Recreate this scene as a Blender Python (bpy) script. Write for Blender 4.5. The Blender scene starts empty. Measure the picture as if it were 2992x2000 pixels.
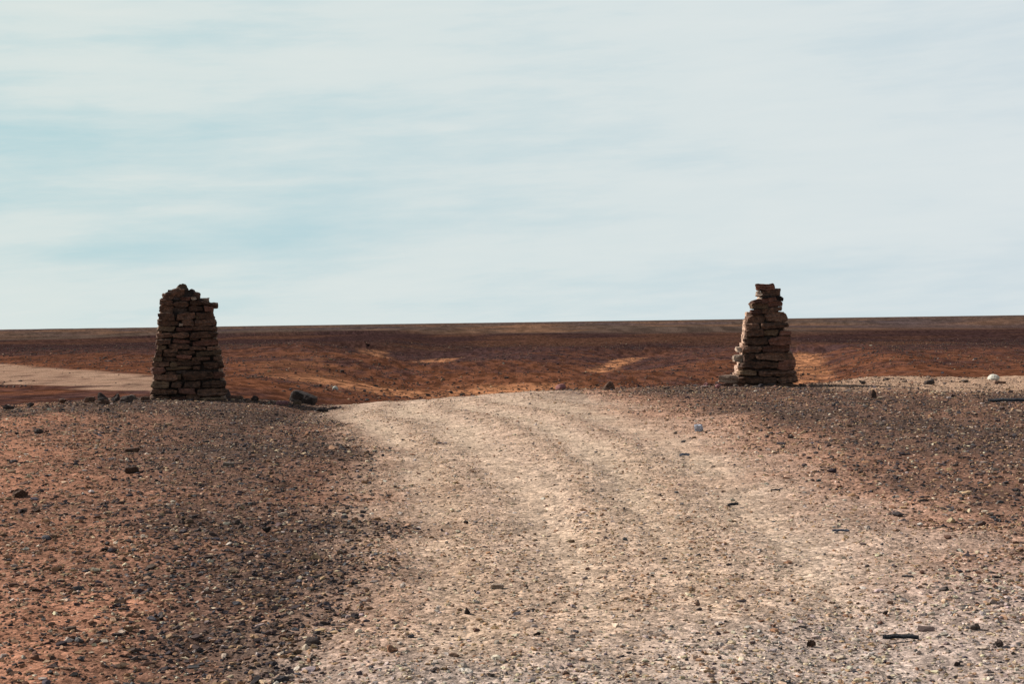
import bpy, math, random
import numpy as np
from mathutils import Matrix, Vector

R = math.radians
sc = bpy.context.scene
C = sc.collection

# ------------------------------------------------------------------ camera
FOC = 4155.0                                   # focal length in photograph pixels
CAMZ = 1.6
cd = bpy.data.cameras.new("camera"); cam = bpy.data.objects.new("camera", cd); C.objects.link(cam)
cd.sensor_width = 36.0; cd.lens = 50.0; cd.clip_start = 0.1; cd.clip_end = 60000
camM = Matrix.Translation((0, 0, CAMZ)) @ Matrix.Rotation(R(90 - 0.79), 4, 'X') @ Matrix.Rotation(R(-0.81), 4, 'Z')
cam.matrix_world = camM
sc.camera = cam

# ------------------------------------------------------------------ sun and sky
SUN_EL = R(37); SUN_AZ = math.atan2(-0.93, 0.36)      # azimuth from +Y towards +X
SUN_DIR = Vector((math.sin(SUN_AZ) * math.cos(SUN_EL), math.cos(SUN_AZ) * math.cos(SUN_EL), math.sin(SUN_EL)))
sl = bpy.data.lights.new("sun", 'SUN'); sl.energy = 4.8; sl.angle = R(0.53); sl.color = (1.0, 0.93, 0.84)
so = bpy.data.objects.new("sun", sl); C.objects.link(so)
so.rotation_euler = SUN_DIR.to_track_quat('Z', 'Y').to_euler()

world = bpy.data.worlds.new("World"); sc.world = world; world.use_nodes = True


class NT:
    def __init__(s, tree): s.t = tree; tree.nodes.clear()
    def n(s, typ, **kw):
        nd = s.t.nodes.new(typ)
        for k, v in kw.items():
            if k.startswith('i_'): nd.inputs[k[2:].replace('_', ' ')].default_value = v
            elif k[0] == 'I' and k[1:].isdigit(): nd.inputs[int(k[1:])].default_value = v
            else: setattr(nd, k, v)
        return nd
    def l(s, a, b): s.t.links.new(a, b)
    def math(s, op, a, b=None, clamp=False):
        m = s.n('ShaderNodeMath', operation=op, use_clamp=clamp)
        for i, v in enumerate((a, b)):
            if v is None: continue
            if isinstance(v, (int, float)): m.inputs[i].default_value = v
            else: s.l(v, m.inputs[i])
        return m.outputs[0]
    def mix(s, f, a, b, blend='MIX'):
        m = s.n('ShaderNodeMix', data_type='RGBA', blend_type=blend)
        for i, v in ((0, f), (6, a), (7, b)):
            if isinstance(v, (int, float)): m.inputs[i].default_value = v
            elif isinstance(v, (tuple, list)): m.inputs[i].default_value = (*v, 1) if len(v) == 3 else v
            else: s.l(v, m.inputs[i])
        return m.outputs[2]
    def ramp(s, f, pts, interp='LINEAR'):
        r = s.n('ShaderNodeValToRGB'); r.color_ramp.interpolation = interp
        el = r.color_ramp.elements
        while len(el) < len(pts): el.new(0.5)
        for e, (p, c) in zip(el, pts):
            e.position = p; e.color = (c, c, c, 1) if isinstance(c, (int, float)) else (*c, 1)
        s.l(f, r.inputs[0]); return r.outputs[0]


w = NT(world.node_tree)
sky = w.n('ShaderNodeTexSky', sky_type='NISHITA', sun_disc=False, sun_elevation=SUN_EL, sun_rotation=SUN_AZ % (2 * math.pi),
          altitude=300, air_density=1.2, dust_density=2.5, ozone_density=2.0)
tc = w.n('ShaderNodeTexCoord')
sep = w.n('ShaderNodeSeparateXYZ'); w.l(tc.outputs['Generated'], sep.inputs[0])
az = w.math('ARCTAN2', sep.outputs[0], sep.outputs[1])
el = w.math('ARCSINE', sep.outputs[2])
# streaks of thin high cloud, drawn out along the horizon and climbing a little to the right
elt = w.math('SUBTRACT', el, w.math('MULTIPLY', az, 0.045))
def cloud(sx, sy, scale, detail, rough, off, dist=0.0):
    cmb = w.n('ShaderNodeCombineXYZ')
    w.l(w.math('MULTIPLY', az, sx), cmb.inputs[0]); w.l(w.math('MULTIPLY', elt, sy), cmb.inputs[1]); cmb.inputs[2].default_value = off
    nz = w.n('ShaderNodeTexNoise', noise_dimensions='3D'); w.l(cmb.outputs[0], nz.inputs['Vector'])
    nz.inputs['Scale'].default_value = scale; nz.inputs['Detail'].default_value = detail
    nz.inputs['Roughness'].default_value = rough; nz.inputs['Distortion'].default_value = dist
    return nz.outputs['Fac']
big = cloud(1.0, 3.6, 4.2, 3.0, 0.5, 5.2)
streak = cloud(1.0, 9.0, 4.2, 5.0, 0.58, 2.3, 0.15)
fine = cloud(1.0, 6.0, 16.0, 6.0, 0.65, 1.4, 0.2)
cov = w.math('ADD', w.math('MULTIPLY', big, 0.44), w.math('ADD', w.math('MULTIPLY', streak, 0.38), w.math('MULTIPLY', fine, 0.20)))
# the blue shows more towards the left, low down
lowband = w.ramp(el, [(0.0, 0.0), (0.03, 0.55), (0.085, 1.0), (0.14, 0.55), (0.2, 0.0)])
leftw = w.ramp(w.math('ADD', w.math('MULTIPLY', az, -1.2), 0.5), [(0.28, 0.0), (0.92, 1.0)])
lef = w.math('SUBTRACT', w.math('ADD', cov, 0.07), w.math('MULTIPLY', w.math('MULTIPLY', lowband, leftw), 0.115))
cf = w.ramp(lef, [(0.40, 0.0), (0.50, 0.42), (0.58, 0.80), (0.70, 1.0)])
azr = w.ramp(w.math('ADD', w.math('MULTIPLY', az, 1.0), 0.5), [(0.2, 0.0), (0.85, 1.0)])
cloudcol = w.mix(azr, (0.71, 0.77, 0.745), (0.70, 0.76, 0.775))
gapcol = w.mix(azr, (0.47, 0.655, 0.69), (0.57, 0.67, 0.725))
veil = w.mix(cf, gapcol, cloudcol)
b1 = w.mix(1.0, sky.outputs[0], (0.05, 0.055, 0.06), 'MULTIPLY')
# thin veil thick towards the horizon, open blue overhead
skyc = w.mix(w.ramp(el, [(0.0, 1.0), (0.25, 1.0), (0.50, 0.20), (1.0, 0.08)]), b1, veil)
bg = w.n('ShaderNodeBackground'); w.l(skyc, bg.inputs[0]); bg.inputs[1].default_value = 0.80
ow = w.n('ShaderNodeOutputWorld'); w.l(bg.outputs[0], ow.inputs[0])

sc.view_settings.view_transform = 'Standard'; sc.view_settings.look = 'None'
sc.view_settings.exposure = 0.35; sc.view_settings.gamma = 1.0
sc.render.engine = 'CYCLES'
sc.cycles.max_bounces = 5; sc.cycles.diffuse_bounces = 2; sc.cycles.glossy_bounces = 1

# ------------------------------------------------------------------ numpy noise
def _hash(ix, iy, seed):
    h = (ix.astype(np.int64) * 374761393 + iy.astype(np.int64) * 668265263 + seed * 2147483647) & 0xFFFFFFFF
    h = ((h ^ (h >> 13)) * 1274126177) & 0xFFFFFFFF
    h = (h ^ (h >> 16)) & 0xFFFFFFFF
    h = (h * 2246822519) & 0xFFFFFFFF
    return ((h ^ (h >> 15)) & 0xFFFFFF) / float(0xFFFFFF)
def vnoise(x, y, seed=0):
    ix = np.floor(x); iy = np.floor(y); fx = x - ix; fy = y - iy
    fx = fx * fx * fx * (fx * (fx * 6 - 15) + 10); fy = fy * fy * fy * (fy * (fy * 6 - 15) + 10)
    a = _hash(ix, iy, seed); b = _hash(ix + 1, iy, seed); c = _hash(ix, iy + 1, seed); d = _hash(ix + 1, iy + 1, seed)
    return (a * (1 - fx) + b * fx) * (1 - fy) + (c * (1 - fx) + d * fx) * fy
def fbm(x, y, seed=0, octv=4, gain=0.5):
    s = np.zeros_like(x, dtype=float); a = 1.0; t = 0.0
    for o in range(octv):
        s += a * vnoise(x * 2 ** o + 17.3 * o, y * 2 ** o - 9.1 * o, seed + o); t += a; a *= gain
    return s / t
def sstep(a, b, x):
    t = np.clip((x - a) / (b - a), 0, 1); return t * t * (3 - 2 * t)

# ------------------------------------------------------------------ the lie of the land
def ray(px, py):
    """direction (per unit of world Y) through a point of the photograph"""
    v = camM.to_3x3() @ Vector(((px - 1496) / FOC, -(py - 1000) / FOC, -1))
    return v / v.y
# crest of the near rise: photograph column, photograph row
CREST = [(-600, 1206), (0, 1188), (300, 1170), (450, 1163), (700, 1168), (860, 1176), (930, 1188), (980, 1186), (1100, 1178), (1300, 1164), (1450, 1152),
         (1600, 1143), (1800, 1136), (1950, 1132), (2100, 1128), (2330, 1127), (2450, 1116), (2700, 1106), (2992, 1098), (3600, 1090)]
_cx, _cy, _cz = [], [], []
def crest_y(X): return 32.0 + 6.0 * sstep(6.0, 11.0, X)
for px, py in CREST:
    Y = 32.0
    for _ in range(6):
        r_ = ray(px, py); Y = float(crest_y(np.array(r_.x * Y)))
    _cx.append(r_.x * Y); _cz.append(CAMZ + r_.z * Y)
_cx = np.array(_cx); _cz = np.array(_cz)
def plan(px, py, z):
    r_ = ray(px, py); Y = (z - CAMZ) / r_.z; return (r_.x * Y, Y)

def seg_dist(X, Y, pts):
    d = np.full(np.shape(X), 1e9); side = np.zeros(np.shape(X))
    for (ax, ay), (bx, by) in zip(pts[:-1], pts[1:]):
        vx, vy = bx - ax, by - ay; L = vx * vx + vy * vy
        t = np.clip(((X - ax) * vx + (Y - ay) * vy) / L, 0, 1)
        dd = np.hypot(X - ax - t * vx, Y - ay - t * vy)
        m = dd < d; d = np.where(m, dd, d)
        side = np.where(m, np.sign(vx * (Y - ay) - vy * (X - ax)), side)
    return d, side
def yline(pts):
    """polyline given as photograph points on level ground -> X as a function of Y"""
    w_ = sorted([plan(px, py, 0.0) for px, py in pts], key=lambda p: p[1])
    return np.array([p[1] for p in w_]), np.array([p[0] for p in w_])
LE = yline([(940, 1186), (1040, 1230), (1085, 1300), (1105, 1400), (1150, 1500), (1170, 1600), (1215, 1700), (1225, 1800), (1150, 1900), (1000, 1990), (760, 2100), (0, 2300)])
RE = yline([(1640, 1150), (1800, 1185), (1990, 1245), (2150, 1320), (2330, 1400), (2510, 1500), (2660, 1590), (2830, 1690), (3000, 1800), (3500, 2000)])
G1 = [plan(1570, 1098, -4.7), plan(1640, 1096, -4.7), plan(1730, 1078, -4.7), plan(1860, 1038, -4.5)]
G2 = [plan(1110, 1068, -4.7), plan(1170, 1058, -4.7), plan(1250, 1048, -4.7), plan(1340, 1034, -4.5)]
G4 = [plan(1075, 1034, -4.6), plan(1115, 1062, -4.7)]
G3 = [plan(2345, 1128, -4.4), plan(2350, 1080, -4.5), plan(2330, 1040, -4.5)]
G5 = [plan(900, 1150, -4.6), plan(1200, 1160, -4.6), plan(1500, 1135, -4.6)]
HOLL = [plan(1110, 1150, -4.5), plan(1300, 1156, -4.5), plan(1500, 1138, -4.5)]

# wheel tracks, from the crest to the viewer: the line each keeps, how deep and how wide
TRK = [(yline([(1010, 1196), (1120, 1240), (1230, 1330), (1290, 1450), (1330, 1600), (1370, 1800), (1400, 2000), (1430, 2400)]), .014, .24),
       (yline([(1180, 1190), (1310, 1235), (1440, 1330), (1540, 1430), (1630, 1560), (1720, 1700), (1830, 1850), (1920, 2000), (2100, 2400)]), .022, .34),
       (yline([(1330, 1178), (1520, 1215), (1700, 1300), (1830, 1410), (1960, 1560), (2080, 1720), (2230, 2000), (2400, 2400)]), .016, .26),
       (yline([(1470, 1172), (1700, 1205), (1930, 1290), (2090, 1390), (2240, 1520), (2400, 1700), (2560, 1880), (2700, 2100), (2900, 2500)]), .019, .32)]
def tracks(X, Y):
    """0..1 in the packed wheel tracks, 0..1 on the loose ridges thrown up beside them, and the height they give"""
    t = np.zeros(np.shape(X)); rdg = np.zeros(np.shape(X)); z = np.zeros(np.shape(X)); fade = sstep(34, 29, Y)
    for (ln, dp, wd) in TRK:
        wv = (fbm(Y * .22, Y * 0 + dp * 900, 5, 2) - .5) * .25 + (fbm(X * 2.5, Y * .6, 6, 2) - .5) * .16
        d = X - np.interp(Y, *ln) + wv
        a = np.exp(-(d / wd) ** 2); b = np.exp(-((d + wd * 1.9) / (wd * .75)) ** 2) + .7 * np.exp(-((d - wd * 1.9) / (wd * .75)) ** 2)
        t = np.maximum(t, a); rdg = np.maximum(rdg, b); z = z - dp * a + dp * .8 * b
    return t * fade, np.clip(rdg, 0, 1) * fade, z * fade

def road_edges(X, Y):
    wob = (fbm(X * 0.5, Y * 0.30, 71, 2) - 0.5) * .7
    return X - np.interp(Y, *LE) + wob, np.interp(Y, *RE) - X + wob * 1.3

def height(X, Y):
    X = np.asarray(X, float); Y = np.asarray(Y, float)
    yc = crest_y(X)
    zc = np.interp(X * 32.0 / np.maximum(32.0, np.minimum(Y, 36.0)), _cx, _cz)
    # near rise
    up = sstep(7.0, 30.0, Y)
    zn = zc * up
    # shoulder of stones beside the road, a hand high
    l, r = road_edges(X, Y)
    bank = 0.10 * sstep(0.3, -2.2, l) * sstep(5, 12, Y) * sstep(32, 26, Y) + 0.08 * sstep(0.3, -2.5, r) * sstep(5, 12, Y) * sstep(32, 26, Y)
    zn = zn + bank
    # wheel ruts
    zn = zn + tracks(X, Y)[2]
    zn = zn + (fbm(X * 0.45, Y * 0.45, 11, 3) - 0.5) * 0.10 * sstep(33, 26, Y) + (fbm(X * 2.3, Y * 2.3, 21, 3) - 0.5) * 0.05
    inr = sstep(-0.5, 0.8, np.minimum(l, r))
    zn = zn + (fbm(X * 9, Y * 9, 31, 3) - 0.5) * 0.03 * (1 - 0.6 * inr) * sstep(45, 35, Y)
    # beyond the crest
    s = np.maximum(Y - yc, 0); g = s * s / (s + 1.6)
    k = 1 - np.exp(-g / 28.0)
    floor = -4.6 + 2.2 * sstep(-6, -22, X + (Y - 100) * 0.05) * sstep(1100, 150, Y)
    floor = floor + 0.9 * sstep(25, 60, X) * sstep(400, 200, Y)
    rel = (fbm(X / 60, Y / 60, 41, 3) - 0.5) * 2.2 * sstep(70, 130, Y) * sstep(700, 260, Y)
    rel = rel + (fbm(X / 12, Y / 14, 51, 3) - 0.5) * 0.28 * sstep(70, 110, Y) * sstep(500, 250, Y)
    for G, dep, wd in ((G1, 1.0, 11.0), (G2, 1.1, 13.0), (G4, .9, 8.0), (G3, 1.0, 6.0)):
        d, sd = seg_dist(X, Y, G)
        rel = rel - dep * np.exp(-(d / wd) ** 2)
        rel = rel + 0.9 * np.exp(-((d - wd * 1.7) / (wd * 0.9)) ** 2) * (sd < 0)
    rel = rel + (fbm(X / 160, Y / 120, 61, 3) - 0.5) * 2.2 * sstep(350, 600, Y) * sstep(9000, 2500, Y)
    wob = (fbm(X / 130, Y / 900 + 3, 81, 4) - 0.5)
    scarp = 2.2 * sstep(760, 800, Y + wob * 420) * sstep(0.42, 0.56, fbm(X / 90, Y / 3000, 83, 2) + 0.07)
    scarp = scarp + 1.0 * sstep(1300, 1345, Y + wob * 500)
    far = floor + rel + scarp + 4.5 * sstep(2500, 4500, Y) * sstep(.35, .7, fbm(X / 700, Y / 6000, 87, 4, .6)) * .8
    return np.where(s > 0, zn + (far - zn) * k, zn)

def hit(px, py, y0=4.0, y1=3000.0, skip=0.0):
    """where the line of sight through a point of the photograph first meets the land"""
    r_ = ray(px, py); Y = max(y0, skip); ys = []
    while Y < y1: ys.append(Y); Y *= 1.002
    ys = np.array(ys); z = CAMZ + r_.z * ys; h = height(r_.x * ys, ys)
    b = np.nonzero(z <= h)[0]
    Y = float(ys[b[0]]) if len(b) else y1
    return r_.x * Y, Y

# ------------------------------------------------------------------ colours of the land (bare albedo)
def c3(*v): return np.array(v, float)
TAN = c3(.49, .352, .268); TAN2 = c3(.43, .325, .245); SOIL = c3(.33, .163, .105); DARK = c3(.104, .068, .054); GREY = c3(.40, .325, .285)
PAV = c3(.037, .020, .019); ORANGE = c3(.128, .051, .028); SAND = c3(.42, .19, .095); FARB = c3(.078, .053, .042); PALE = c3(.36, .235, .165)
def mixc(a, b, t): return a * (1 - t[..., None]) + b * t[..., None]
def fields(X, Y):
    l, r = road_edges(X, Y)
    e1 = (fbm(X * 1.3, Y * 1.0, 91, 4) - 0.5) * 2.0
    inr = sstep(-0.85, 0.75, l + e1 * 0.45) * sstep(-1.5, 1.6, r + e1 * .7)
    inr = inr * sstep(46, 40, Y)
    darkp = np.exp(-((X - 0.25 + 0.2 * Y + e1 * .6) / (0.12 * Y + .1)) ** 2) * 0.9             # dark band of stones down the left bank
    darkp = np.maximum(darkp, sstep(21, 27, Y + e1 * 2.5) * sstep(-11.5, -8.5, X) * 0.9)
    rb = sstep(0.2, -1.8, r + e1 * .6)
    darkp = np.where(X > 1.5, rb * (0.78 + 0.5 * (fbm(X * .5, Y * .35, 95, 3) - .3)) * sstep(7.5, 11, Y), darkp)
    darkp = np.clip(darkp + (fbm(X * .9, Y * .7, 97, 4) - .5) * .9, 0, 1)
    grey = sstep(1.1, -1.1, Y + e1 * .7 - 6.8 - .60 * np.clip(X - .3, 0, 6)) * sstep(-1.5, -0.4, X + e1 * .3) * sstep(5.6, 3.8, X + e1 * .6)
    return inr, darkp, grey, e1
def sandy(X, Y, e1): return sstep(5.8, 8.0, X + e1 * .3) * sstep(27.6, 30.0, Y + e1 * .8 + .25 * (9 - X)) * sstep(60, 44, Y)
def colour(X, Y):
    inr, darkp, grey, e1 = fields(X, Y)
    c = np.broadcast_to(SOIL, X.shape + (3,)).copy()
    c = mixc(c, DARK, darkp)
    t = np.where(np.ones_like(X) > 0, sstep(.35, .65, fbm(X * .8, Y * .15, 99, 3)), 0)
    mid = 0.5 * (np.interp(Y, *LE) + np.interp(Y, *RE))
    tk, rg, _ = tracks(X, Y)
    rc = mixc(np.broadcast_to(TAN, c.shape), TAN2, t * .5)
    rc = mixc(rc, c3(.50, .385, .275), tk * .35); rc = mixc(rc, c3(.36, .235, .16), rg * .40)
    rc = mixc(rc, c3(.38, .315, .265), sstep(.8, 3.0, X - (Y - 8) * .12) * sstep(24, 12, Y) * .6)
    c = mixc(c, rc, inr)
    c = mixc(c, GREY, grey * 0.7)
    # pale strip on the right shoulder
    ps = sandy(X, Y, e1)
    c = mixc(c, c3(.44, .29, .20), ps * .9)
    # valley and plain
    n1 = fbm(X / 30, Y / 22, 101, 5, .6); n2 = fbm(X / 7, Y / 7, 103, 4, .6); n3 = fbm(X / 1.1, Y / 2.6, 105, 2)
    org = sstep(.34, .74, n1 * .45 + n2 * .30 + n3 * .35 + 0.12 * sstep(260, 130, Y) - 0.16 * sstep(170, 330, Y) + .04 * sstep(-30, 10, X) - .05)
    v = mixc(np.broadcast_to(PAV * 1.5, c.shape), ORANGE, org)
    spk = fbm(X / .8, Y / 2.2, 121, 3, .75); spk = .62 + .8 * sstep(.3, .7, spk)
    lobe = np.zeros_like(X)
    for G, wd in ((G1, 1.5), (G2, 2.6), (G4, 2.4), (G3, 2.6), (HOLL, 6.5)):
        d, sd = seg_dist(X, Y, G); lobe = np.maximum(lobe, sstep(wd * 1.7, wd * .5, d + (n2 - .5) * wd * 1.3))
    v = mixc(v, SAND * .85, lobe * (0.35 + .65 * sstep(.25, .6, n3)))
    pl = sstep(190, 340, Y + (n1 - .5) * 160 + (fbm(X / 60, Y / 200, 107, 3) - .5) * 120)
    pc = mixc(np.broadcast_to(PAV, c.shape), c3(.070, .034, .023), sstep(.40, .7, fbm(X / 30, Y / 110, 109, 4, .6)))
    v = mixc(v, pc, pl)
    v = v * spk[..., None]; spk2 = (.7 + .6 * sstep(.3, .7, fbm(X / 6, Y / 60, 123, 4, .75)))[..., None]
    fb = sstep(700, 900, Y + (fbm(X / 150, Y / 700, 111, 3) - .5) * 500)
    fc = mixc(np.broadcast_to(FARB, c.shape), c3(.135, .075, .048), sstep(.5, .72, fbm(X / 110, Y / 500, 113, 4, .6)))
    fc = mixc(fc, c3(.07, .05, .05), sstep(.52, .66, fbm(X / 120, Y / 450, 117, 4, .6)) * .8)
    v = mixc(v, fc * spk2, fb)
    # the road again, beyond the left cairn, where it swings away to the left
    a = PT; top = np.interp(X / Y, a[0], a[1]); bot = np.interp(X / Y, a[0], a[2])
    wv = (n2 - .5) * 14 + (n1 - .5) * 8 + (n3 - .5) * 7
    far_road = sstep(-5, 5, top - Y + wv * .6) * sstep(-4, 4, Y - bot + wv) * sstep(-0.205, -0.235, X / Y + (n2 - .5) * .03)
    v = mixc(v, PALE * 1.0, far_road * (.75 + .5 * (n3 - .5)) * sstep(.15, .42, n3 * .6 + n2 * .4))
    v = mixc(v, c3(.27, .15, .085), sstep(-.2, -.17, X / Y) * sstep(-.095, -.14, X / Y) * sstep(105, 118, Y) * sstep(230, 150, Y) * sstep(.3, .7, n2 * .5 + n3 * .5) * .15)
    k = sstep(36, 46, Y - 0.35 * np.maximum(X - 6, 0))
    c = mixc(c, v, k)
    roadm = np.where(Y < 42, inr, far_road)
    return c, roadm
# edges of the far stretch, as distance against bearing
_b = []
for px, ty, by in ((-900, 1000, 1070), (-300, 1044, 1104), (0, 1067, 1130), (220, 1084, 1152), (443, 1101, 1178), (700, 1112, 1175), (900, 1120, 1185)):
    T = plan(px, ty, -2.45); B = plan(px, by, -2.45); _b.append((T[0] / T[1], T[1], B[1]))
PT = np.array(_b).T

# ------------------------------------------------------------------ helpers
def finish(o, label=None, cat=None, group=None, kind=None):
    if label: o['label'] = label
    if cat: o['category'] = cat
    if group: o['group'] = group
    if kind: o['kind'] = kind
    return o
def mesh_np(name, V, F, mat, parent=None, col=None, smooth=False):
    """V (n,3); F (m,k) with k = 3 or 4"""
    me = bpy.data.meshes.new(name); V = np.asarray(V, np.float32); F = np.asarray(F, np.int32); k = F.shape[1]
    me.vertices.add(len(V)); me.vertices.foreach_set('co', V.ravel())
    me.loops.add(F.size); me.loops.foreach_set('vertex_index', F.ravel())
    me.polygons.add(len(F)); me.polygons.foreach_set('loop_start', np.arange(0, F.size, k, dtype=np.int32))
    me.polygons.foreach_set('loop_total', np.full(len(F), k, np.int32))
    me.update(calc_edges=True)
    me.polygons.foreach_set('use_smooth', np.full(len(F), smooth, bool))
    if col is not None:
        a = me.color_attributes.new('col', 'FLOAT_COLOR', 'POINT')
        a.data.foreach_set('color', np.hstack([col, np.ones((len(col), 1))]).astype(np.float32).ravel())
    me.materials.append(mat); me.update()
    o = bpy.data.objects.new(name, me); C.objects.link(o); o.parent = parent
    return o

# ------------------------------------------------------------------ materials
def ground_material():
    m = bpy.data.materials.new("stony_ground"); m.use_nodes = True; t = NT(m.node_tree)
    at = t.n('ShaderNodeAttribute', attribute_name='col')
    geo = t.n('ShaderNodeNewGeometry')
    def vor(scale, feat='F1'):
        v = t.n('ShaderNodeTexVoronoi', feature=feat); t.l(geo.outputs['Position'], v.inputs['Vector']); v.inputs['Scale'].default_value = scale; return v
    def noi(scale, det=4, ro=.6):
        v = t.n('ShaderNodeTexNoise'); t.l(geo.outputs['Position'], v.inputs['Vector'])
        v.inputs['Scale'].default_value = scale; v.inputs['Detail'].default_value = det; v.inputs['Roughness'].default_value = ro; return v.outputs['Fac']
    v1, v2, v3 = vor(28), vor(60), vor(7)
    s1 = t.n('ShaderNodeSeparateColor'); t.l(v1.outputs['Color'], s1.inputs[0])
    s2 = t.n('ShaderNodeSeparateColor'); t.l(v2.outputs['Color'], s2.inputs[0])
    s3 = t.n('ShaderNodeSeparateColor'); t.l(v3.outputs['Color'], s3.inputs[0])
    f = t.mix(1.0, at.outputs['Color'], t.ramp(s1.outputs[0], [(0.0, .62), (.4, .92), (.8, 1.1), (1, 1.35)]), 'MULTIPLY')
    f = t.mix(1.0, f, t.ramp(s2.outputs[0], [(0.0, .7), (.6, 1.05), (1, 1.35)]), 'MULTIPLY')
    f = t.mix(0.8, f, t.ramp(s3.outputs[1], [(0.0, .72), (.5, 1.0), (1, 1.22)]), 'MULTIPLY')
    f = t.mix(0.7, f, t.ramp(noi(1.3, 5, .65), [(.28, (.72, .70, .68)), (.5, (1, 1, 1)), (.72, (1.22, 1.2, 1.16))]), 'MULTIPLY')
    h = t.math('ADD', t.math('MULTIPLY', v1.outputs['Distance'], -0.010), t.math('MULTIPLY', noi(45, 3, .6), 0.018))
    h = t.math('ADD', h, t.math('MULTIPLY', v3.outputs['Distance'], -0.03))
    bp = t.n('ShaderNodeBump'); bp.inputs['Strength'].default_value = 0.8; bp.inputs['Distance'].default_value = 1.0; t.l(h, bp.inputs['Height'])
    b = t.n('ShaderNodeBsdfPrincipled'); b.inputs['Roughness'].default_value = 1.0; b.inputs['Specular IOR Level'].default_value = 0.0
    t.l(f, b.inputs['Base Color']); t.l(bp.outputs[0], b.inputs['Normal'])
    o = t.n('ShaderNodeOutputMaterial'); t.l(b.outputs[0], o.inputs[0]); return m
def gravel_material():
    m = bpy.data.materials.new("loose_stone"); m.use_nodes = True; t = NT(m.node_tree)
    at = t.n('ShaderNodeAttribute', attribute_name='col'); geo = t.n('ShaderNodeNewGeometry')
    nz = t.n('ShaderNodeTexNoise'); t.l(geo.outputs['Position'], nz.inputs['Vector']); nz.inputs['Scale'].default_value = 90; nz.inputs['Detail'].default_value = 3
    f = t.mix(1.0, at.outputs['Color'], t.ramp(nz.outputs['Fac'], [(.3, .75), (.7, 1.25)]), 'MULTIPLY')
    b = t.n('ShaderNodeBsdfPrincipled'); b.inputs['Roughness'].default_value = .9; b.inputs['Specular IOR Level'].default_value = .12
    t.l(f, b.inputs['Base Color']); o = t.n('ShaderNodeOutputMaterial'); t.l(b.outputs[0], o.inputs[0]); return m
def rock_material(name, base, vein, scale=9.0, rough=.88):
    m = bpy.data.materials.new(name); m.use_nodes = True; t = NT(m.node_tree)
    at = t.n('ShaderNodeAttribute', attribute_name='tone'); 
    tcn = t.n('ShaderNodeTexCoord'); oi = t.n('ShaderNodeObjectInfo')
    mp = t.n('ShaderNodeVectorMath', operation='ADD'); t.l(tcn.outputs['Object'], mp.inputs[0])
    t.l(t.math('MULTIPLY', oi.outputs['Random'], 37.0), mp.inputs[1])
    def noi(s, d, r, z=1.0):
        mm = t.n('ShaderNodeMapping'); t.l(mp.outputs[0], mm.inputs[0]); mm.inputs['Scale'].default_value = (1, 1, z)
        v = t.n('ShaderNodeTexNoise'); t.l(mm.outputs[0], v.inputs['Vector']); v.inputs['Scale'].default_value = s; v.inputs['Detail'].default_value = d; v.inputs['Roughness'].default_value = r
        return v.outputs['Fac']
    n1 = noi(scale, 6, .65); n2 = noi(scale * 3.2, 5, .7, 2.5); n3 = noi(scale * .5, 3, .5)
    f = t.mix(t.ramp(n1, [(.38, 0.0), (.64, 1.0)]), base, vein)
    f = t.mix(1.0, f, t.ramp(n2, [(.32, .40), (.5, 1.0), (.70, 1.75)]), 'MULTIPLY')
    f = t.mix(1.0, f, t.ramp(n3, [(.35, .78), (.65, 1.2)]), 'MULTIPLY')
    f = t.mix(1.0, f, t.ramp(oi.outputs['Random'], [(0, .62), (.5, 1.0), (1, 1.6)]), 'MULTIPLY')
    bp = t.n('ShaderNodeBump'); bp.inputs['Strength'].default_value = .9; bp.inputs['Distance'].default_value = .03
    t.l(t.math('ADD', n2, t.math('MULTIPLY', n1, 1.5)), bp.inputs['Height'])
    b = t.n('ShaderNodeBsdfPrincipled'); b.inputs['Roughness'].default_value = rough; b.inputs['Specular IOR Level'].default_value = .25
    t.l(f, b.inputs['Base Color']); t.l(bp.outputs[0], b.inputs['Normal'])
    o = t.n('ShaderNodeOutputMaterial'); t.l(b.outputs[0], o.inputs[0]); return m
M = dict(
    ground=ground_material(), gravel=gravel_material(),
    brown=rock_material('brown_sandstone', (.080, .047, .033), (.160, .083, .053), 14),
    red=rock_material('red_sandstone', (.11, .052, .038), (.165, .076, .052)),
    ochre=rock_material('ochre_sandstone', (.165, .105, .062), (.10, .062, .040)),
    grey=rock_material('grey_sandstone', (.13, .105, .088), (.175, .135, .11)),
    flank=rock_material('sunlit_tone_sandstone', (.30, .20, .145), (.40, .27, .20)),  # lighter stone colour stands in for sunlight on the cairn flanks
    dark=rock_material('varnished_dark_stone', (.035, .026, .023), (.070, .048, .040)),
    pale=rock_material('pale_sandstone', (.40, .29, .22), (.48, .36, .27)),
    white=rock_material('white_quartz', (.68, .66, .58), (.55, .50, .40)),
    cube=rock_material('painted_white_stone', (.38, .39, .43), (.28, .30, .35)),
    pink=rock_material('pink_stone', (.36, .17, .16), (.28, .12, .12)),
    rubber=rock_material('weathered_rubber', (.018, .020, .026), (.035, .038, .045), rough=.6),
    bluestone=rock_material('blue_grey_stone', (.13, .145, .18), (.09, .10, .13)),
)

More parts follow.
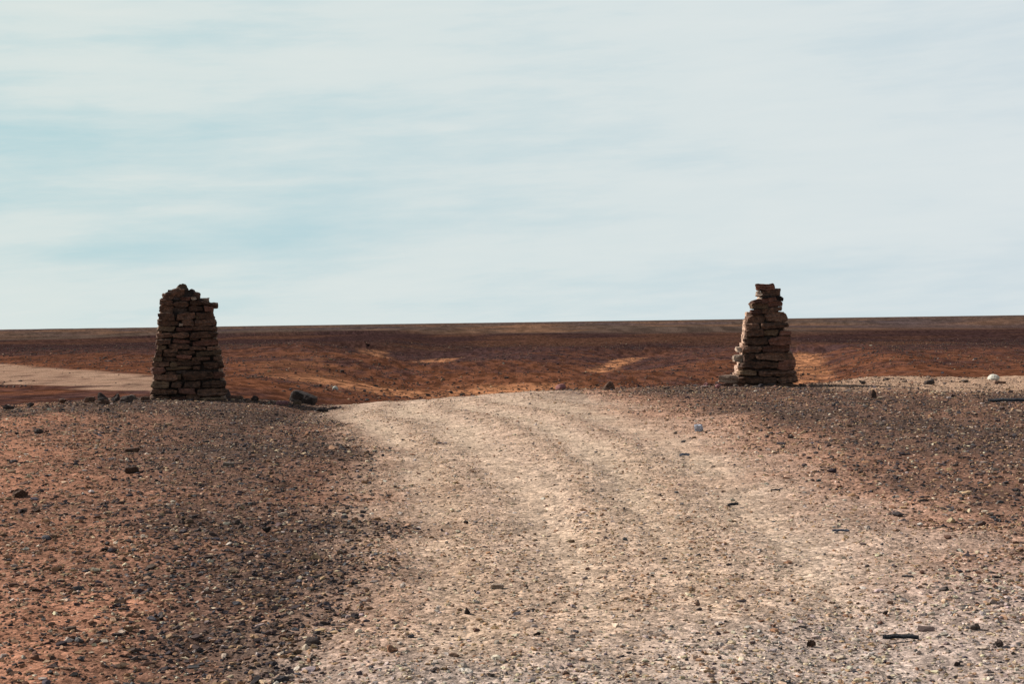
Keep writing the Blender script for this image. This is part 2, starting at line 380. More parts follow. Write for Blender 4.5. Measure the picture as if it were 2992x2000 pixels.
# ------------------------------------------------------------------ the ground sheets
def sheet():
    fine = np.arange(-25.0, 25.001, 0.042)
    coarse = np.arange(26.5, 334.0, 1.5)
    ang = np.radians(np.concatenate([fine, coarse]))
    # rows: even steps of the picture near by, then even steps over the valley, then out to the horizon
    inv = np.linspace(1 / 2.2, 1 / 33.0, 620)
    ys = [0.6, 1.2, 1.7] + list(1 / inv) + list(np.linspace(33.3, 95, 60)) + list(1 / np.linspace(1 / 96.0, 1 / 1500.0, 430)) + list(np.geomspace(1550, 42000, 46))
    rr = np.array(ys)
    A, Rr = np.meshgrid(ang, rr)
    X = np.sin(A) * Rr; Y = np.cos(A) * Rr
    return A.shape, X, Y
(nr, nc), GX, GY = sheet()
GZ = height(GX, GY)
GC, GR = colour(GX, GY)
V = np.stack([GX, GY, GZ], -1).reshape(-1, 3); COLS = GC.reshape(-1, 3)
V = np.vstack([V, [[0, 0, float(height(0.0, 0.0))]]]); COLS = np.vstack([COLS, COLS[:1]])
ii, jj = np.meshgrid(np.arange(nr - 1), np.arange(nc), indexing='ij'); j2 = (jj + 1) % nc
Q = np.stack([ii * nc + jj, ii * nc + j2, (ii + 1) * nc + j2, (ii + 1) * nc + jj], -1).reshape(-1, 4)[:, ::-1]
qroad = (GR[:-1, :] > 0.5).reshape(-1); qd = GY[:-1, :].reshape(-1)
def sub(mask, name, label_kind='structure'):
    q = Q[mask]; u, inv = np.unique(q, return_inverse=True)
    return finish(mesh_np(name, V[u], inv.reshape(-1, 4), M['ground'], col=COLS[u], smooth=True), kind=label_kind)
rq = np.hypot(GX[:-1, :], GY[:-1, :]).reshape(-1)
sub(qroad & (qd > 0), 'road')
sub(~(qroad & (qd > 0)) & (rq < 60), 'ground')
sub(~(qroad & (qd > 0)) & (rq >= 60), 'terrain')
disc = np.array([[len(V) - 1, j, (j + 1) % nc] for j in range(nc)])[:, ::-1]
u, inv = np.unique(disc, return_inverse=True)
finish(mesh_np('ground_underfoot', V[u], inv.reshape(-1, 3), M['ground'], col=COLS[u], smooth=True), kind='structure')

# ------------------------------------------------------------------ loose stones as ground cover
rng = np.random.default_rng(5)
def ico(sub):
    import bmesh
    bm = bmesh.new(); bmesh.ops.create_icosphere(bm, subdivisions=sub, radius=1); bm.verts.ensure_lookup_table()
    v = np.array([p.co[:] for p in bm.verts]); f = np.array([[q.index for q in p.verts] for p in bm.faces]); bm.free(); return v, f
def chips(sub, n):
    v0, f = ico(sub); out = []
    for _ in range(n):
        v = v0.copy()
        for _ in range(11):
            nn = rng.normal(size=3); nn /= np.linalg.norm(nn); d = rng.uniform(.34, .66)
            v -= np.maximum(v @ nn - d, 0)[:, None] * nn
        v += rng.normal(size=v.shape) * .05
        out.append(v / np.abs(v).max(0))
    return np.array(out), f
def scatter(name, X, Y, S, colr, sub, label, sink=.35, flat=(.38, .75), bump=None):
    T, f = chips(sub, 12); n = len(X); nv = T.shape[1]
    k = rng.integers(0, 12, n); v = T[k]
    sx = rng.uniform(.8, 1.45, n); sy = rng.uniform(.6, 1.0, n); sz = rng.uniform(*flat, n)
    v = v * np.stack([sx, sy, sz], -1)[:, None, :] * S[:, None, None]
    a = rng.uniform(0, 2 * np.pi, n); ti = rng.normal(0, .22, n)
    ct, st = np.cos(ti), np.sin(ti)
    y2 = v[..., 1] * ct[:, None] - v[..., 2] * st[:, None]; z2 = v[..., 1] * st[:, None] + v[..., 2] * ct[:, None]
    ca, sa = np.cos(a), np.sin(a)
    x3 = v[..., 0] * ca[:, None] - y2 * sa[:, None]; y3 = v[..., 0] * sa[:, None] + y2 * ca[:, None]
    Z = height(X, Y) + S * sz * (1 - sink * 2)
    P = np.stack([x3 + X[:, None], y3 + Y[:, None], z2 + Z[:, None]], -1).reshape(-1, 3)
    F = (f[None] + (np.arange(n) * nv)[:, None, None]).reshape(-1, 3)
    return finish(mesh_np(name, P, F, M['gravel'], col=np.repeat(colr, nv, 0)), label=label, cat='gravel', kind='stuff')
PAL = np.array([[.045, .036, .037], [.080, .057, .050], [.14, .080, .055], [.24, .135, .080], [.34, .22, .135], [.44, .33, .23], [.42, .35, .30], [.28, .225, .19], [.080, .073, .078], [.56, .46, .34]])
def pick(wts, n):
    wts = np.array(wts, float); c = PAL[rng.choice(len(PAL), n, p=wts / wts.sum())]
    return np.clip(c * rng.uniform(.78, 1.25, (n, 1)) * rng.uniform(.93, 1.07, (n, 3)), .02, .8)
def sample(n, y0, y1, half=30.0, power=1.0):
    r = (rng.uniform(0, 1, n) * (y1 ** (power + 1) - y0 ** (power + 1)) + y0 ** (power + 1)) ** (1 / (power + 1))
    a = np.radians(rng.uniform(-half, half, n)); return r * np.sin(a), r * np.cos(a)
def clump(X, Y, sd): return fbm(X * 1.7, Y * 1.1, sd, 3)
def lay(n, y0, y1, sub, tag_, med, power):
    X, Y = sample(n, y0, y1, power=power)
    inr, dk, gy, e1 = fields(X, Y)
    ok = Y < crest_y(X) + 1.5
    tk, rg, _ = tracks(X, Y)
    dens = np.where(inr > .5, .30 + .50 * rg - .14 * tk, .62 + .62 * dk); dens = np.maximum(dens, gy * 1.6)
    dens = dens * (.55 + .9 * clump(X, Y, 7))
    dens = dens * (1 - .7 * sandy(X, Y, e1))
    ok &= rng.uniform(0, 1, len(X)) < dens
    X, Y, inr, dk, gy = (q[ok] for q in (X, Y, inr, dk, gy)); n = len(X)
    S = np.exp(rng.normal(math.log(med), .42, n)); S = np.clip(S, .004, .05) * np.where(inr > .5, .72, .95)
    road = inr > rng.uniform(.3, .7, n)
    c = np.where(road[:, None], pick([.22, .35, 1.0, 2, 4, 5, 2.5, 1.5, .35, 1.4], n),
                 np.where((dk > .5)[:, None], pick([6, 5, 3.5, 3.0, 2.6, 1.1, .3, .5, 2.0, .3], n), pick([2.2, 2.2, 3.6, 5.2, 4.0, 1.6, .4, .4, 1.1, .35], n)))
    g = gy > rng.uniform(.2, .8, n); c = np.where(g[:, None], pick([.7, .5, .8, 1, 2.4, 4.5, 5.5, 3.5, 1.0, 2.2], n), c)
    return X, Y, S, c, road
for (n, y0, y1, sub_, med, pw, tg) in ((66000, 4.2, 11.5, 2, .0108, .4, 0), (245000, 11.5, 40, 1, .0125, .55, 1)):
    X, Y, S, c, road = lay(n, y0, y1, sub_, tg, med, pw)
    where = ('close to the viewer', 'towards the crest')[tg]
    scatter('road_gravel', X[road], Y[road], S[road], c[road], sub_, 'tan and grey loose gravel strewn over the pale dirt road, ' + where)
    scatter('bank_gravel', X[~road], Y[~road], S[~road], c[~road], sub_, 'dark brown stony gravel on both banks of the road, ' + where)
# coarser, still uncountable, stones standing out of the gravel
X, Y = sample(4200, 4.5, 39, power=.9); inr, dk, gy, e1 = fields(X, Y)
ok = (rng.uniform(0, 1, len(X)) < np.where(inr > .4, .16, .75)) & (Y < crest_y(X) + .8); X, Y, inr, dk = X[ok], Y[ok], inr[ok], dk[ok]
S = np.exp(rng.normal(math.log(.026), .34, len(X))); S = np.clip(S, .014, .065) * np.where(inr > .4, .7, 1)
scatter('coarse_gravel', X, Y, S, pick([6, 5, 3, 2, 1.2, .5, .2, .3, 2, .25], len(X)), 2, 'fist sized dark stones scattered thinly over the gravel banks')
# what has fallen or been left round the feet of the two cairns
fx, fy = [], []
for (cx_, cy_) in ((-7.25, 31.7), (5.6, 31.9)):
    a_ = rng.uniform(0, 2 * np.pi, 90); q_ = .75 + np.abs(rng.normal(0, .55, 90)); fx.append(cx_ + np.cos(a_) * q_ * 1.15); fy.append(cy_ + .1 + np.sin(a_) * q_)
X, Y = np.concatenate(fx), np.concatenate(fy); S = np.clip(np.exp(rng.normal(math.log(.045), .4, len(X))), .02, .11)
scatter('fallen_rubble', X, Y, S, pick([4, 4, 4, 3, 1.5, .4, .1, .3, 1, .1], len(X)), 2, 'small broken brown stones lying round the feet of both cairns', flat=(.3, .6))
# rubble over the valley slopes
n = 110000; X, Y = sample(n, 95, 420, half=24, power=.2)
nn = fbm(X / 14, Y / 14, 131, 3); a, b = PT[1], PT[2]
fr = (X / Y < -.17) & (Y < np.interp(X / Y, PT[0], PT[1]) + 3) & (Y > np.interp(X / Y, PT[0], PT[2]) - 3)
ok = (rng.uniform(0, 1, n) < nn * 1.2 - .15) & ~(fr & (rng.uniform(0, 1, n) < .93)); X, Y = X[ok], Y[ok]
S = np.clip(np.exp(rng.normal(math.log(.072), .45, len(X))), .03, .30)
scatter('valley_rubble', X, Y, S, pick([6, 5, 4, 2, .3, .05, .03, .03, 1, .02], len(X)) * .75, 1, 'dark stone rubble strewn over the orange valley slopes beyond the crest')

# ------------------------------------------------------------------ single stones
import mathutils
def block(sx, sy, sz, seed, nx=9, ny=6, nz=4, rnd=40.0, amp=.15, wedge=0.0, point=0.0, fine=.045):
    """a rough quarried slab: a box grid, rounded, warped and chipped; centred on its own middle"""
    rr = random.Random(seed); verts = {}; V = []; F = []
    def idx(i, j, k):
        key = (i, j, k)
        if key not in verts: verts[key] = len(V); V.append((2 * i / nx - 1, 2 * j / ny - 1, 2 * k / nz - 1))
        return verts[key]
    for i in range(nx):
        for j in range(ny):
            F.append((idx(i, j, 0), idx(i, j + 1, 0), idx(i + 1, j + 1, 0), idx(i + 1, j, 0)))
            F.append((idx(i, j, nz), idx(i + 1, j, nz), idx(i + 1, j + 1, nz), idx(i, j + 1, nz)))
    for i in range(nx):
        for k in range(nz):
            F.append((idx(i, 0, k), idx(i + 1, 0, k), idx(i + 1, 0, k + 1), idx(i, 0, k + 1)))
            F.append((idx(i, ny, k), idx(i, ny, k + 1), idx(i + 1, ny, k + 1), idx(i + 1, ny, k)))
    for j in range(ny):
        for k in range(nz):
            F.append((idx(0, j, k), idx(0, j, k + 1), idx(0, j + 1, k + 1), idx(0, j + 1, k)))
            F.append((idx(nx, j, k), idx(nx, j + 1, k), idx(nx, j + 1, k + 1), idx(nx, j, k + 1)))
    P = np.array(V); nk = (np.abs(P) ** rnd).sum(1) ** (1 / rnd); P = P / nk[:, None]
    off = np.array([rr.uniform(-50, 50) for _ in range(3)])
    half = np.array([sx, sy, sz]) / 2; L = max(sz, .05)
    # bedding: each layer of the stone stands out or back a little from the next
    lay_ = {}
    for q in range(len(P)):
        kz = round(V[q][2], 3)
        if kz not in lay_: lay_[kz] = (rr.uniform(.93, 1.03), rr.uniform(.84, 1.02))
        P[q, 0] *= 1 - (1 - lay_[kz][0]) * min(1, sz / sx * 2.2); P[q, 1] *= lay_[kz][1]
    # skewed ends and facets knocked off the corners
    P[:, 0] += rr.uniform(-.16, .16) * P[:, 2] * (sz / sx) * 2 + rr.uniform(-.12, .12) * P[:, 1] * (sy / sx)
    for _ in range(5):
        nv_ = np.array([rr.choice((-1, 1)) * rr.uniform(.5, 1), rr.choice((-1, 1)) * rr.uniform(.2, 1), rr.choice((-1, 1)) * rr.uniform(.3, 1)]); nv_ /= np.linalg.norm(nv_)
        d = (np.abs(nv_).sum()) * rr.uniform(.80, .97)
        P -= np.maximum(P @ nv_ - d, 0)[:, None] * nv_
    if wedge: P[:, 2] *= 1 - wedge * (P[:, 0] * .5 + .5)
    if point: P[:, 2] *= 1 - point * np.abs(P[:, 0]) ** 1.5
    out = []
    for p in P:
        q = Vector(p * half + off)
        n1 = mathutils.noise.noise_vector(q * (1.6 / L) * .35); n2 = mathutils.noise.noise_vector(q * (1.6 / L) * 1.2)
        out.append((p[0] * half[0] + n1.x * sz * amp * 1.2 + n2.x * sz * fine * 2, p[1] * half[1] + n1.y * sz * amp + n2.y * sz * fine * 2, p[2] * half[2] + n1.z * sz * amp * .8 + n2.z * sz * fine * 2))
    return np.array(out), np.array(F)
def rotm(rx, ry, rz): return np.array(mathutils.Euler((rx, ry, rz)).to_matrix())

# ------------------------------------------------------------------ the two cairns
ZS = 3.92 * FOC            # the stone tables below are in tenths of a photograph pixel: divide out to metres
def cairn(label, ox, oy, Yd, zx, zy, stones, depth, seed, turn=0.0, top=.8):
    """stones: (x0, x1, top, bottom, tone, tilt, setback) measured from the foot of the cairn"""
    k = Yd / ZS; rr = random.Random(seed)
    # foot of the cairn
    px, py = ox + zx / 3.92, oy + zy / 3.92; r_ = ray(px, py)
    fx, fz = r_.x * Yd, float(height(r_.x * Yd, Yd))
    root = bpy.data.objects.new('stone_cairn', None); C.objects.link(root)
    root.location = (fx, Yd + .05, fz); root.rotation_euler = (0, R(0.81), turn)
    finish(root, label, 'cairn', 'dry stone cairns flanking the road')
    lift = (CAMZ + r_.z * Yd) - fz
    hmax = max(zy - s[2] for s in stones) * k
    fills = []
    def lim(z):      # left and right face of the pile at a height, read from its stones
        a, b = 1e9, -1e9
        for s in stones:
            if s[6] <= .12 and (zy - s[3]) * k - .06 <= z <= (zy - s[2]) * k + .06: a = min(a, (s[0] - zx) * k); b = max(b, (s[1] - zx) * k)
        return (a, b) if a < b else (-.15, .15)
    for i, (x0, x1, y0, y1, tone, tilt, back) in enumerate(stones):
        wv, hv = (x1 - x0) * k, (y1 - y0) * k
        zc_ = (zy - (y0 + y1) / 2) * k + lift; fr = (1 - zc_ / hmax)
        dv = max(min(depth * .45, max(.24, wv * rr.uniform(.6, .95))) * (.7 + .3 * fr), .5 if zc_ > hmax * (top - .06) else 0)
        v, f = block(wv * .985, dv, hv * .97, seed * 100 + i, nx=max(5, int(wv / .035)), ny=5, nz=6 if hv > .09 else 4, point=rr.uniform(0, .35), wedge=rr.uniform(-.34, .34), fine=.07)
        if hv > .42 * wv and y1 < 300: q = np.clip(v[:, 2] / hv + .5, 0, 1); v[:, 0] *= 1.1 - .62 * q; v[:, 1] *= 1.05 - .4 * q
        v = v @ rotm(rr.uniform(-.05, .05), R(-tilt), rr.uniform(-.07, .07)).T
        face = -depth / 2 * (.45 + .55 * fr)
        o = mesh_np('stone', v, f, M[tone], root)
        o.location = ((x0 + x1) / 2 * k - zx * k, face + dv / 2 + back + rr.uniform(-.045, .045), zc_)
    # side and rear stones, which the photograph hardly shows, as one part each; heart of the pile
    Vs, Fs, n0 = [], [], 0
    z = 0.0; i = 0
    while z < hmax * top:
        hv = rr.uniform(.08, .13); a, b = lim(z + hv / 2); a += .02; b -= .03; fr = 1 - z / hmax
        f0 = -depth / 2 * (.45 + .55 * fr) + .26; f1 = depth / 2 * (.45 + .55 * fr)
        def put(cx, cy, w_, d_, rz):
            nonlocal n0, i
            v, f = block(w_, d_, hv * .97, seed * 1000 + i, nx=6, ny=5, nz=3); i += 1
            v = v @ rotm(rr.uniform(-.04, .04), rr.uniform(-.04, .04), rz).T + np.array([cx, cy, z + hv / 2 + lift])
            Vs.append(v); Fs.append(f + n0); n0 += len(v)
        y = f0
        while y < f1 - .1:                                   # both flanks
            dd = rr.uniform(.22, .42); dd = min(dd, f1 - y)
            put(a + .13, y + dd / 2, .26, dd * .97, rr.uniform(-.05, .05)); put(b - .13, y + dd / 2, .26, dd * .97, rr.uniform(-.05, .05)); y += dd
        x = a
        while x < b - .08:                                   # rear face
            ww = min(rr.uniform(.2, .5), b - x); put(x + ww / 2, f1 - .13, ww * .97, .26, 0); x += ww
        z += hv
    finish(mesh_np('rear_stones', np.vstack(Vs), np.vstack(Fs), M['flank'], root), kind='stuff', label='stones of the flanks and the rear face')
    # packed heart, coloured dark so the gaps between the stones look shaded
    cv = []; nzc = 16; htop = .955 if seed == 3 else .93
    for q in range(nzc + 1):
        z = hmax * htop * q / nzc; a, b = lim(z); g = min(.12, (b - a) * .24); fr = 1 - z / hmax; dy = max(depth / 2 * (.45 + .55 * fr) - .15, .1)
        for (sx_, sy_) in ((a + g, -dy), (b - g, -dy), (b - g, dy), (a + g, dy)): cv.append((sx_, sy_, z + lift - .02))
    cf_ = [(4 * q + s_, 4 * q + (s_ + 1) % 4, 4 * q + 4 + (s_ + 1) % 4, 4 * q + 4 + s_) for q in range(nzc) for s_ in range(4)] + [(4 * nzc, 4 * nzc + 1, 4 * nzc + 2, 4 * nzc + 3)]
    mesh_np('gap_shade_heart', cv, cf_, M['dark'], root)
    return root
B, D_, G_, RD, OC, PA, PK = 'brown', 'dark', 'grey', 'red', 'ochre', 'pale', 'pink'
LEFT = [(445, 592, 118, 190, OC, 0, .1), (300, 540, 196, 292, B, 20, .06), (292, 345, 222, 292, B, 40, .02), (385, 470, 176, 226, B, 10, .14), (520, 700, 192, 262, B, -8, .12), (590, 655, 172, 215, D_, 0, .2), (630, 735, 222, 296, B, -34, .1),
        (512, 625, 272, 312, RD, 0, .0), (605, 668, 262, 304, PA, 0, -.03), (420, 520, 262, 312, D_, 0, .08),
        (275, 430, 300, 368, B, -4, 0), (420, 600, 318, 378, B, 2, .03), (600, 745, 312, 374, B, 0, .03), (728, 835, 312, 350, B, -16, .06), (690, 925, 352, 368, B, -6, -.02),
        (270, 420, 374, 450, B, -6, .03), (410, 580, 380, 452, D_, 0, .12), (592, 742, 372, 440, B, 2, 0), (765, 868, 372, 440, RD, 0, 0),
        (262, 442, 452, 526, B, -4, 0), (455, 672, 447, 536, B, 9, 0), (700, 882, 444, 520, B, 2, .01), (660, 720, 470, 522, OC, 0, .05),
        (249, 480, 532, 602, B, -3, 0), (488, 532, 572, 604, PA, 0, -.02), (512, 645, 530, 598, B, 0, .01), (645, 900, 532, 600, B, 1, 0),
        (246, 442, 602, 664, OC, -2, 0), (452, 625, 612, 660, RD, 2, 0), (618, 910, 604, 656, B, 0, .01),
        (236, 420, 672, 744, B, 6, 0), (410, 600, 668, 736, B, 4, .02), (610, 922, 662, 742, B, 2, 0),
        (230, 385, 752, 812, B, 4, 0), (412, 605, 742, 800, RD, -3, 0), (632, 916, 764, 826, RD, 5, -.02), (605, 700, 738, 766, B, 0, .02), (720, 900, 742, 764, B, 0, .05),
        (248, 345, 820, 872, OC, 8, 0), (368, 592, 804, 858, B, 0, .01), (600, 790, 836, 880, B, 0, .02), (800, 944, 828, 880, B, -2, 0), (228, 300, 862, 890, B, 0, .08),
        (225, 300, 880, 946, B, 5, 0), (310, 470, 862, 900, B, 3, .01), (305, 462, 902, 948, B, -2, .02), (462, 662, 884, 930, B, 3, .01), (668, 958, 882, 934, OC, 5, 0),
        (200, 300, 952, 1004, OC, 0, 0), (312, 470, 958, 1002, B, 0, .02), (458, 622, 932, 968, RD, -5, 0), (475, 612, 968, 1000, B, 0, .03), (620, 832, 946, 992, B, 2, -.01), (866, 962, 944, 992, B, 0, 0),
        (190, 385, 1008, 1056, B, 0, 0), (390, 470, 1010, 1056, OC, 0, .02), (462, 735, 998, 1048, B, 3, 0), (748, 980, 1006, 1090, B, 2, 0),
        (186, 330, 1062, 1142, RD, 3, 0), (345, 632, 1054, 1100, OC, 4, 0), (640, 722, 1058, 1092, B, 0, .01), (330, 442, 1118, 1152, B, 0, .02),
        (198, 470, 1152, 1216, B, -3, 0), (476, 516, 1140, 1204, OC, 0, .01), (516, 848, 1106, 1210, B, 2, -.01), (858, 988, 1112, 1206, RD, 0, 0), (442, 560, 1104, 1136, D_, 0, .06),
        (180, 382, 1230, 1298, OC, 0, 0), (400, 516, 1230, 1300, B, 0, 0), (545, 722, 1234, 1298, B, 0, .01), (735, 1002, 1230, 1302, B, 2, 0),
        (175, 462, 1306, 1382, B, 0, 0), (480, 666, 1306, 1366, RD, -3, 0), (676, 1008, 1306, 1402, B, 2, -.01),
        (166, 400, 1386, 1470, B, 0, 0), (395, 560, 1396, 1470, RD, 0, 0), (560, 720, 1372, 1450, B, 0, .02), (700, 1012, 1410, 1480, OC, 0, 0)]
RIGHT = [(586, 806, 120, 192, RD, 0, .1), (576, 655, 196, 260, PA, 0, .05), (645, 860, 184, 254, B, 6, .1), (602, 660, 254, 292, PA, 0, .05), (650, 760, 250, 285, D_, 0, .1), (620, 812, 272, 334, RD, 12, .06), (802, 895, 254, 310, D_, -22, .12),
         (516, 625, 306, 356, RD, 14, .06), (640, 866, 316, 384, RD, 4, .1), (520, 712, 348, 406, OC, 0, .03), (508, 640, 414, 472, RD, 0, .04), (556, 878, 388, 450, B, 7, .08),
         (466, 655, 478, 562, B, 3, .04), (662, 920, 450, 556, B, 3, .04), (850, 905, 446, 480, RD, 0, .1),
         (446, 602, 572, 636, B, 0, .02), (610, 936, 562, 632, B, 3, .01),
         (442, 655, 640, 724, B, 4, 0), (645, 812, 646, 706, OC, 2, .01), (830, 960, 656, 710, RD, 0, 0),
         (430, 690, 738, 810, B, 3, 0), (705, 952, 730, 814, RD, 5, -.01), (810, 960, 705, 735, B, 0, .05),
         (414, 640, 820, 906, B, 3, -.01), (636, 952, 816, 890, RD, 3, -.01),
         (410, 552, 916, 998, B, 14, 0), (555, 992, 904, 984, B, 1, 0),
         (376, 806, 1002, 1092, B, 1, -.02), (810, 1006, 986, 1090, RD, 4, 0),
         (356, 556, 1100, 1162, OC, 0, 0), (570, 1005, 1096, 1166, B, 2, -.01),
         (340, 632, 1176, 1252, B, 0, -.03), (646, 784, 1184, 1246, B, 2, -.02), (785, 1036, 1168, 1242, B, 4, 0),
         (190, 602, 1254, 1316, RD, -2, .13), (600, 785, 1248, 1310, D_, 0, 0), (780, 1010, 1250, 1312, B, 0, 0),
         (346, 430, 840, 900, PA, 0, .13), (312, 430, 930, 1010, PA, 0, .14), (146, 380, 1158, 1246, 'flank', 0, .14)]  # left flank stones and footing, sunlight put into their lighter colour
cairn('broad stone cairn with a pointed rubble top, nearest the large dark boulder', 400, 800, 31.7, 590, 1440, LEFT, 1.25, 3, turn=R(12), top=.86)
cairn('narrow stepped stone cairn with a small block on top and a sunlit flank', 2060, 800, 31.9, 635, 1300, RIGHT, 1.15, 4, turn=R(-3), top=.70)

# ------------------------------------------------------------------ rocks one can tell apart: column, foot row, width and height in photograph pixels, depth/width, material, shape, label
def rock(px, py, wpx, hpx, tone, label, shape='rock', yaw=0.0, tilt=0.0, name='rock', cat='rock', far=0.0, group='single rocks lying about the stony ground', y=None):
    if y: Yd = y; X = ray(px, py).x * y; 
    else: X, Yd = hit(px, py, skip=far)
    s = Yd / FOC; wv, hv = wpx * s * 1.12, hpx * s * 1.1; seed = int(px * 7 + py)
    rr = random.Random(seed)
    if shape == 'slab': v, f = block(wv, wv * .55, hv * 1.3, seed, 9, 6, 3, rnd=6, amp=.12)
    elif shape == 'cube': v, f = block(wv, wv, hv * 1.25, seed, 5, 5, 5, rnd=9, amp=.06)
    elif shape == 'peak':
        v, f = block(wv, wv * .8, hv * 1.3, seed, 8, 7, 6, rnd=4, amp=.12); t_ = (v[:, 2] / hv / 1.3 + .5); v[:, :2] *= (1.15 - .85 * np.clip(t_, 0, 1))[:, None]
    elif shape == 'dome':
        v, f = block(wv, wv * .9, hv * 2.0, seed, 9, 8, 6, rnd=2.2, amp=.06)
    else:
        T_, f = chips(3, 1); v = T_[0] * np.array([wv * .53, wv * .36, hv * .68]); L_ = hv * .9
        v = np.array([np.array(p) + np.array(mathutils.noise.noise_vector(Vector(p) * (2.2 / L_) + Vector((seed, 0, 0)))) * hv * .13 for p in v])
    v = v @ rotm(0, R(-tilt), 0).T
    o = mesh_np(name, v, f, M[tone]); o.rotation_euler = (0, 0, yaw)
    z = float(height(X, Yd)) + (hv * .5 if shape != 'dome' else 0)
    if y: z = CAMZ + ray(px, py).z * y + hv * .5
    o.location = (X, Yd, z)
    return finish(o, label, cat, group)
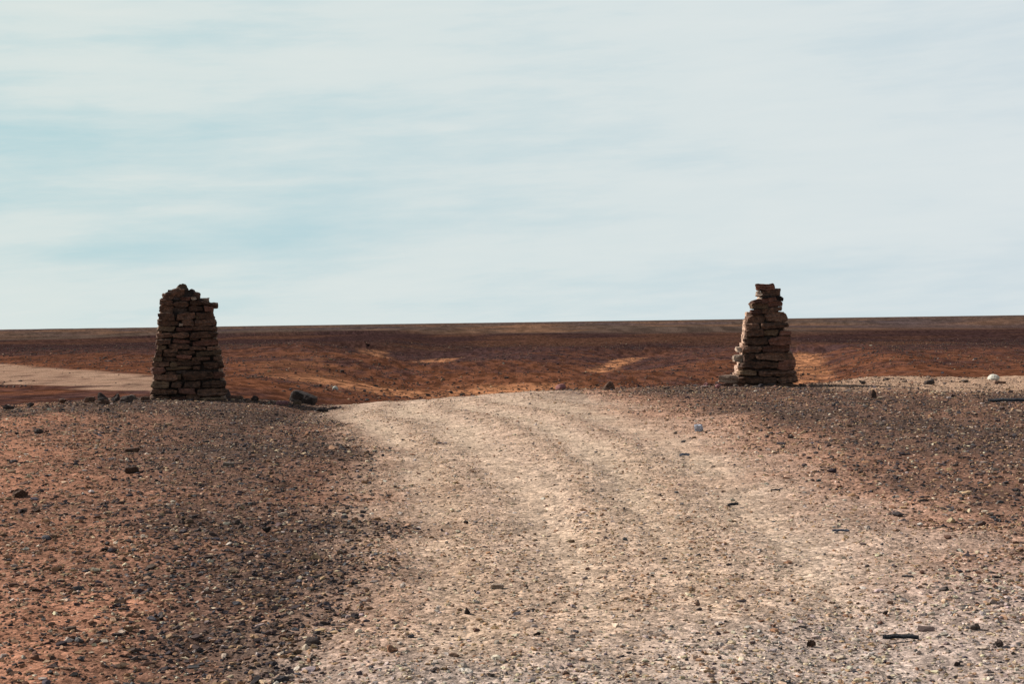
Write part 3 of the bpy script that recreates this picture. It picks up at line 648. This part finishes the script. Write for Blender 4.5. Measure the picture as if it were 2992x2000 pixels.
ROCKS = [
 (886, 1180, 66, 25, D_, 'large dark boulder on the crest where the road meets the left bank', 'slab', -20),
 (22, 1198, 34, 15, D_, 'smooth black oval rock on the crest at the far left end of the left bank', 'rock', 0),
 (90, 1192, 20, 12, D_, 'small dark pointed rock just right of the black oval rock on the crest', 'rock', 10),
 (183, 1182, 26, 14, B, 'low rounded brown rock on the crest, first in the row leading to the broad cairn', 'rock', 4),
 (262, 1176, 30, 12, B, 'flat brown stone against the left side of the steep dark rock on the crest', 'slab', 6),
 (297, 1173, 26, 20, D_, 'steep dark pointed rock, tallest of the row left of the broad cairn', 'peak', 20),
 (303, 1183, 34, 9, B, 'thin brown slab lying in front of the steep dark pointed rock', 'slab', 14),
 (341, 1176, 26, 16, D_, 'dark angular rock at the middle of the row left of the broad cairn', 'rock', 30),
 (372, 1176, 24, 15, D_, 'dark square rock next to the round grey stone left of the broad cairn', 'cube', 6),
 (390, 1170, 20, 13, G_, 'round grey stone, last but one before the broad cairn', 'dome', 0),
 (424, 1172, 22, 10, B, 'small flat brown stone nearest to the broad cairn on its left', 'slab', -5),
 (664, 1162, 22, 20, D_, 'dark wedge of stone leaning at the right foot of the broad cairn', 'peak', -10),
 (690, 1168, 36, 8, B, 'flat dark slab just right of the foot of the broad cairn', 'slab', -4),
 (748, 1172, 26, 12, D_, 'small dark jagged rock midway between the broad cairn and the large dark boulder', 'rock', 16),
 (824, 1184, 32, 9, PK, 'flat reddish stone just left of the large dark boulder', 'slab', 0),
 (868, 1183, 22, 11, OC, 'small pale ochre stone under the near side of the large dark boulder', 'dome', 0),
 (942, 1205, 30, 7, D_, 'flat black stone lying at the left edge of the road near the crest', 'slab', -5),
 (976, 1198, 14, 7, D_, 'tiny dark stone on the crest at the left edge of the road', 'rock', 0),
 (109, 1270, 32, 14, D_, 'black rounded rock alone on brown soil below the crest at far left', 'rock', 8),
 (385, 1322, 40, 9, B, 'long flat brown slab, upper of two slabs on the left bank', 'slab', 4),
 (385, 1383, 36, 14, B, 'brown slab with a dark front, lower of two slabs on the left bank', 'slab', 2),
 (62, 1454, 40, 20, B, 'dark brown humped rock casting shadow near the left border of the picture', 'rock', 10),
 (107, 1497, 26, 10, B, 'low reddish brown rock just below the dark humped rock at the left', 'rock', 12),
 (668, 1364, 30, 9, G_, 'grey flat stone half sunk in the dark gravel in mid bank', 'slab', -5),
 (826, 1511, 26, 9, PA, 'pale cream flake of stone on the dark gravel of the left bank', 'slab', 14),
 (779, 1556, 28, 15, D_, 'black rounded stone just below the pale cream flake on the left bank', 'rock', 0),
 (305, 1612, 22, 9, D_, 'small black stone on open brown soil, upper part of the lower left bank', 'rock', 5),
 (100, 1730, 36, 11, B, 'low brown stone with sand banked against it at lower left', 'rock', -3),
 (376, 1848, 26, 14, OC, 'round ochre stone among dark gravel at lower left', 'rock', 0),
 (915, 1886, 40, 17, D_, 'dark humped stone where the dark gravel of the left bank turns to grey gravel', 'dome', 0),
 (1452, 1722, 34, 9, PA, 'pale flat stone embedded in the middle of the road', 'slab', -4),
 (1365, 1796, 16, 14, D_, 'small black upright stone standing alone on the lower road', 'peak', 10),
 (1568, 1862, 20, 9, D_, 'small dark stone near the lower middle of the road', 'rock', 0),
 (1669, 1588, 18, 8, OC, 'small rust coloured stone on the grey wheel track in mid road', 'rock', 8),
 (1361, 1532, 16, 8, D_, 'small grey stone with dark shadow in the left half of the road', 'rock', 0),
 (1638, 1138, 26, 14, PK, 'dark maroon round rock on the crest at the right half of the road', 'dome', 0),
 (1782, 1139, 34, 19, B, 'brown peaked rock with a sloping side, alone on the crest between road and slim cairn', 'peak', -10),
 (2064, 1130, 14, 8, PK, 'tiny pink stone on the crest a little left of the narrow cairn', 'rock', 0),
 (2096, 1138, 20, 12, PK, 'small pink stone just left of the footing slab of the narrow cairn', 'rock', 20),
 (2041, 1260, 20, 15, 'cube', 'small bluish white block with square sides at the right edge of the road', 'cube', 0),
 (2551, 1164, 24, 20, B, 'small brown pointed rock standing in the gravel between the narrow cairn and the white rock', 'peak', 0),
 (2518, 1124, 20, 10, D_, 'dark low stone on the crest, first to the right of the narrow cairn', 'rock', 0),
 (2590, 1114, 22, 8, D_, 'small dark stone on the pale sandy crest, second to the right of the narrow cairn', 'rock', 4),
 (2716, 1124, 28, 9, D_, 'flat dark stone on the pale sandy strip in front of the white rock', 'slab', 6),
 (2818, 1118, 20, 8, G_, 'grey low stone on the pale strip just left of the white rock', 'rock', 0),
 (2902, 1109, 31, 13, 'white', 'rounded cream white rock bright on the crest at far right', 'dome', 0),
 (2922, 1122, 28, 6, B, 'thin brown slab directly below the white rock', 'slab', -6),
 (2770, 1205, 18, 6, PA, 'small pale flake on the dark gravel below the white rock', 'slab', 10),
 (2368, 1893, 26, 17, B, 'dark brown rounded stone at the lower right of the road', 'rock', 4),
 (2585, 1798, 18, 10, D_, 'small black stone on grey gravel, upper right of the long dark strip', 'rock', 0),
 (2920, 1896, 28, 18, D_, 'black lumpy stone in the lower right corner area', 'rock', 0),
 (2795, 1948, 24, 12, D_, 'dark stone left of and below the black lumpy stone in the lower right corner', 'rock', 5),
 (2850, 1842, 30, 14, G_, 'grey rock above the black lumpy stone in the lower right corner area', 'rock', 12),
]
for r_ in ROCKS:
    px, py, wp, hp, tone, lab, shp, tl = r_
    rock(px, py, wp, hp, tone, lab, shp, yaw=random.Random(px).uniform(-.4, .4), tilt=tl)
rock(980, 1139, 15, 9, 'white', 'tiny white rock shining on the orange valley slope right of the large boulder', 'dome', far=60)
# boulders one can make out on the valley side
for (px, py, wp, hp, lab) in ((1318, 1152, 12, 7, 'dark stone on the orange sand just over the road crest, upper of two'), (1350, 1157, 10, 6, 'dark stone on the orange sand just over the road crest, lower right of two'),
                              (2345, 1099, 10, 6, 'small dark stone on the bright sandy gully, left of a pair beside the narrow cairn'), (2362, 1097, 9, 5, 'small dark stone on the bright sandy gully, right of a pair beside the narrow cairn'),
                              (1110, 1068, 10, 5, 'dark stone at the mouth of the pale gully in the left half of the valley')):
    rock(px, py, wp, hp, D_, lab, far=60)

# strips of dark rubber shed on the road side
def strip(px, py, lpx, hpx, tone, label, yaw, bend=.12):
    X, Yd = hit(px, py); s = Yd / FOC; L = lpx * s; H = max(hpx * s, .006); W = L * .12; n = 26; V = []; F = []
    rr = random.Random(int(px)); ph = rr.uniform(0, 6)
    for i in range(n + 1):
        t = i / n; x = (t - .5) * L; y = bend * L * math.sin(t * 2.6 + ph) * .5; ww = W * .5 * min(1, (t * (1 - t) * 9) ** .6 + .12) * (1 + .12 * math.sin(t * 31 + ph))
        up = H * (.15 + .2 * math.sin(t * 3.1) + .06 * math.sin(t * 17 + ph))
        for (dy, dz) in ((-1, 0), (-.9, .55), (-.3, .8), (.3, .62), (.9, .85), (1, 0)): V.append((x, y + dy * ww, up + dz * H))
    for i in range(n):
        for j in range(6): a, b = i * 6 + j, i * 6 + (j + 1) % 6; F.append((a, a + 6, b + 6, b))
    F += [(0, 1, 2, 3), (0, 3, 4, 5), (n * 6 + 3, n * 6 + 2, n * 6 + 1, n * 6), (n * 6 + 5, n * 6 + 4, n * 6 + 3, n * 6)]
    o = mesh_np('rubber_strip', V, F, M[tone]); o.location = (X, Yd, float(height(X, Yd)) + .012); o.rotation_euler = (0, 0, yaw)
    finish(o, label, 'strip', 'dark strips lying at the right of the road')
strip(2632, 1880, 104, 13, 'rubber', 'long black tapering strip lying flat on the gravel at lower right', .04)
strip(2948, 1180, 120, 11, 'rubber', 'thick black strip across the gravel below the white rock at the far right border', .05)
strip(2457, 1562, 50, 7, 'bluestone', 'slate blue straight strip on the pale gravel in the right half of the road', -.25)
strip(2140, 1484, 40, 9, 'rubber', 'crumpled dark strip at the right edge of the road, with a thin bent end', .5, .5)
strip(2266, 1441, 30, 5, 'rubber', 'short thin black strip, just above and right of the crumpled dark strip', .1)
strip(2000, 1338, 30, 8, 'bluestone', 'small blue grey strip highest up the road, below the bluish white block', .1)
strip(2652, 1697, 34, 6, 'rubber', 'slim black strip between the slate blue strip and the longest black strip', -.3)
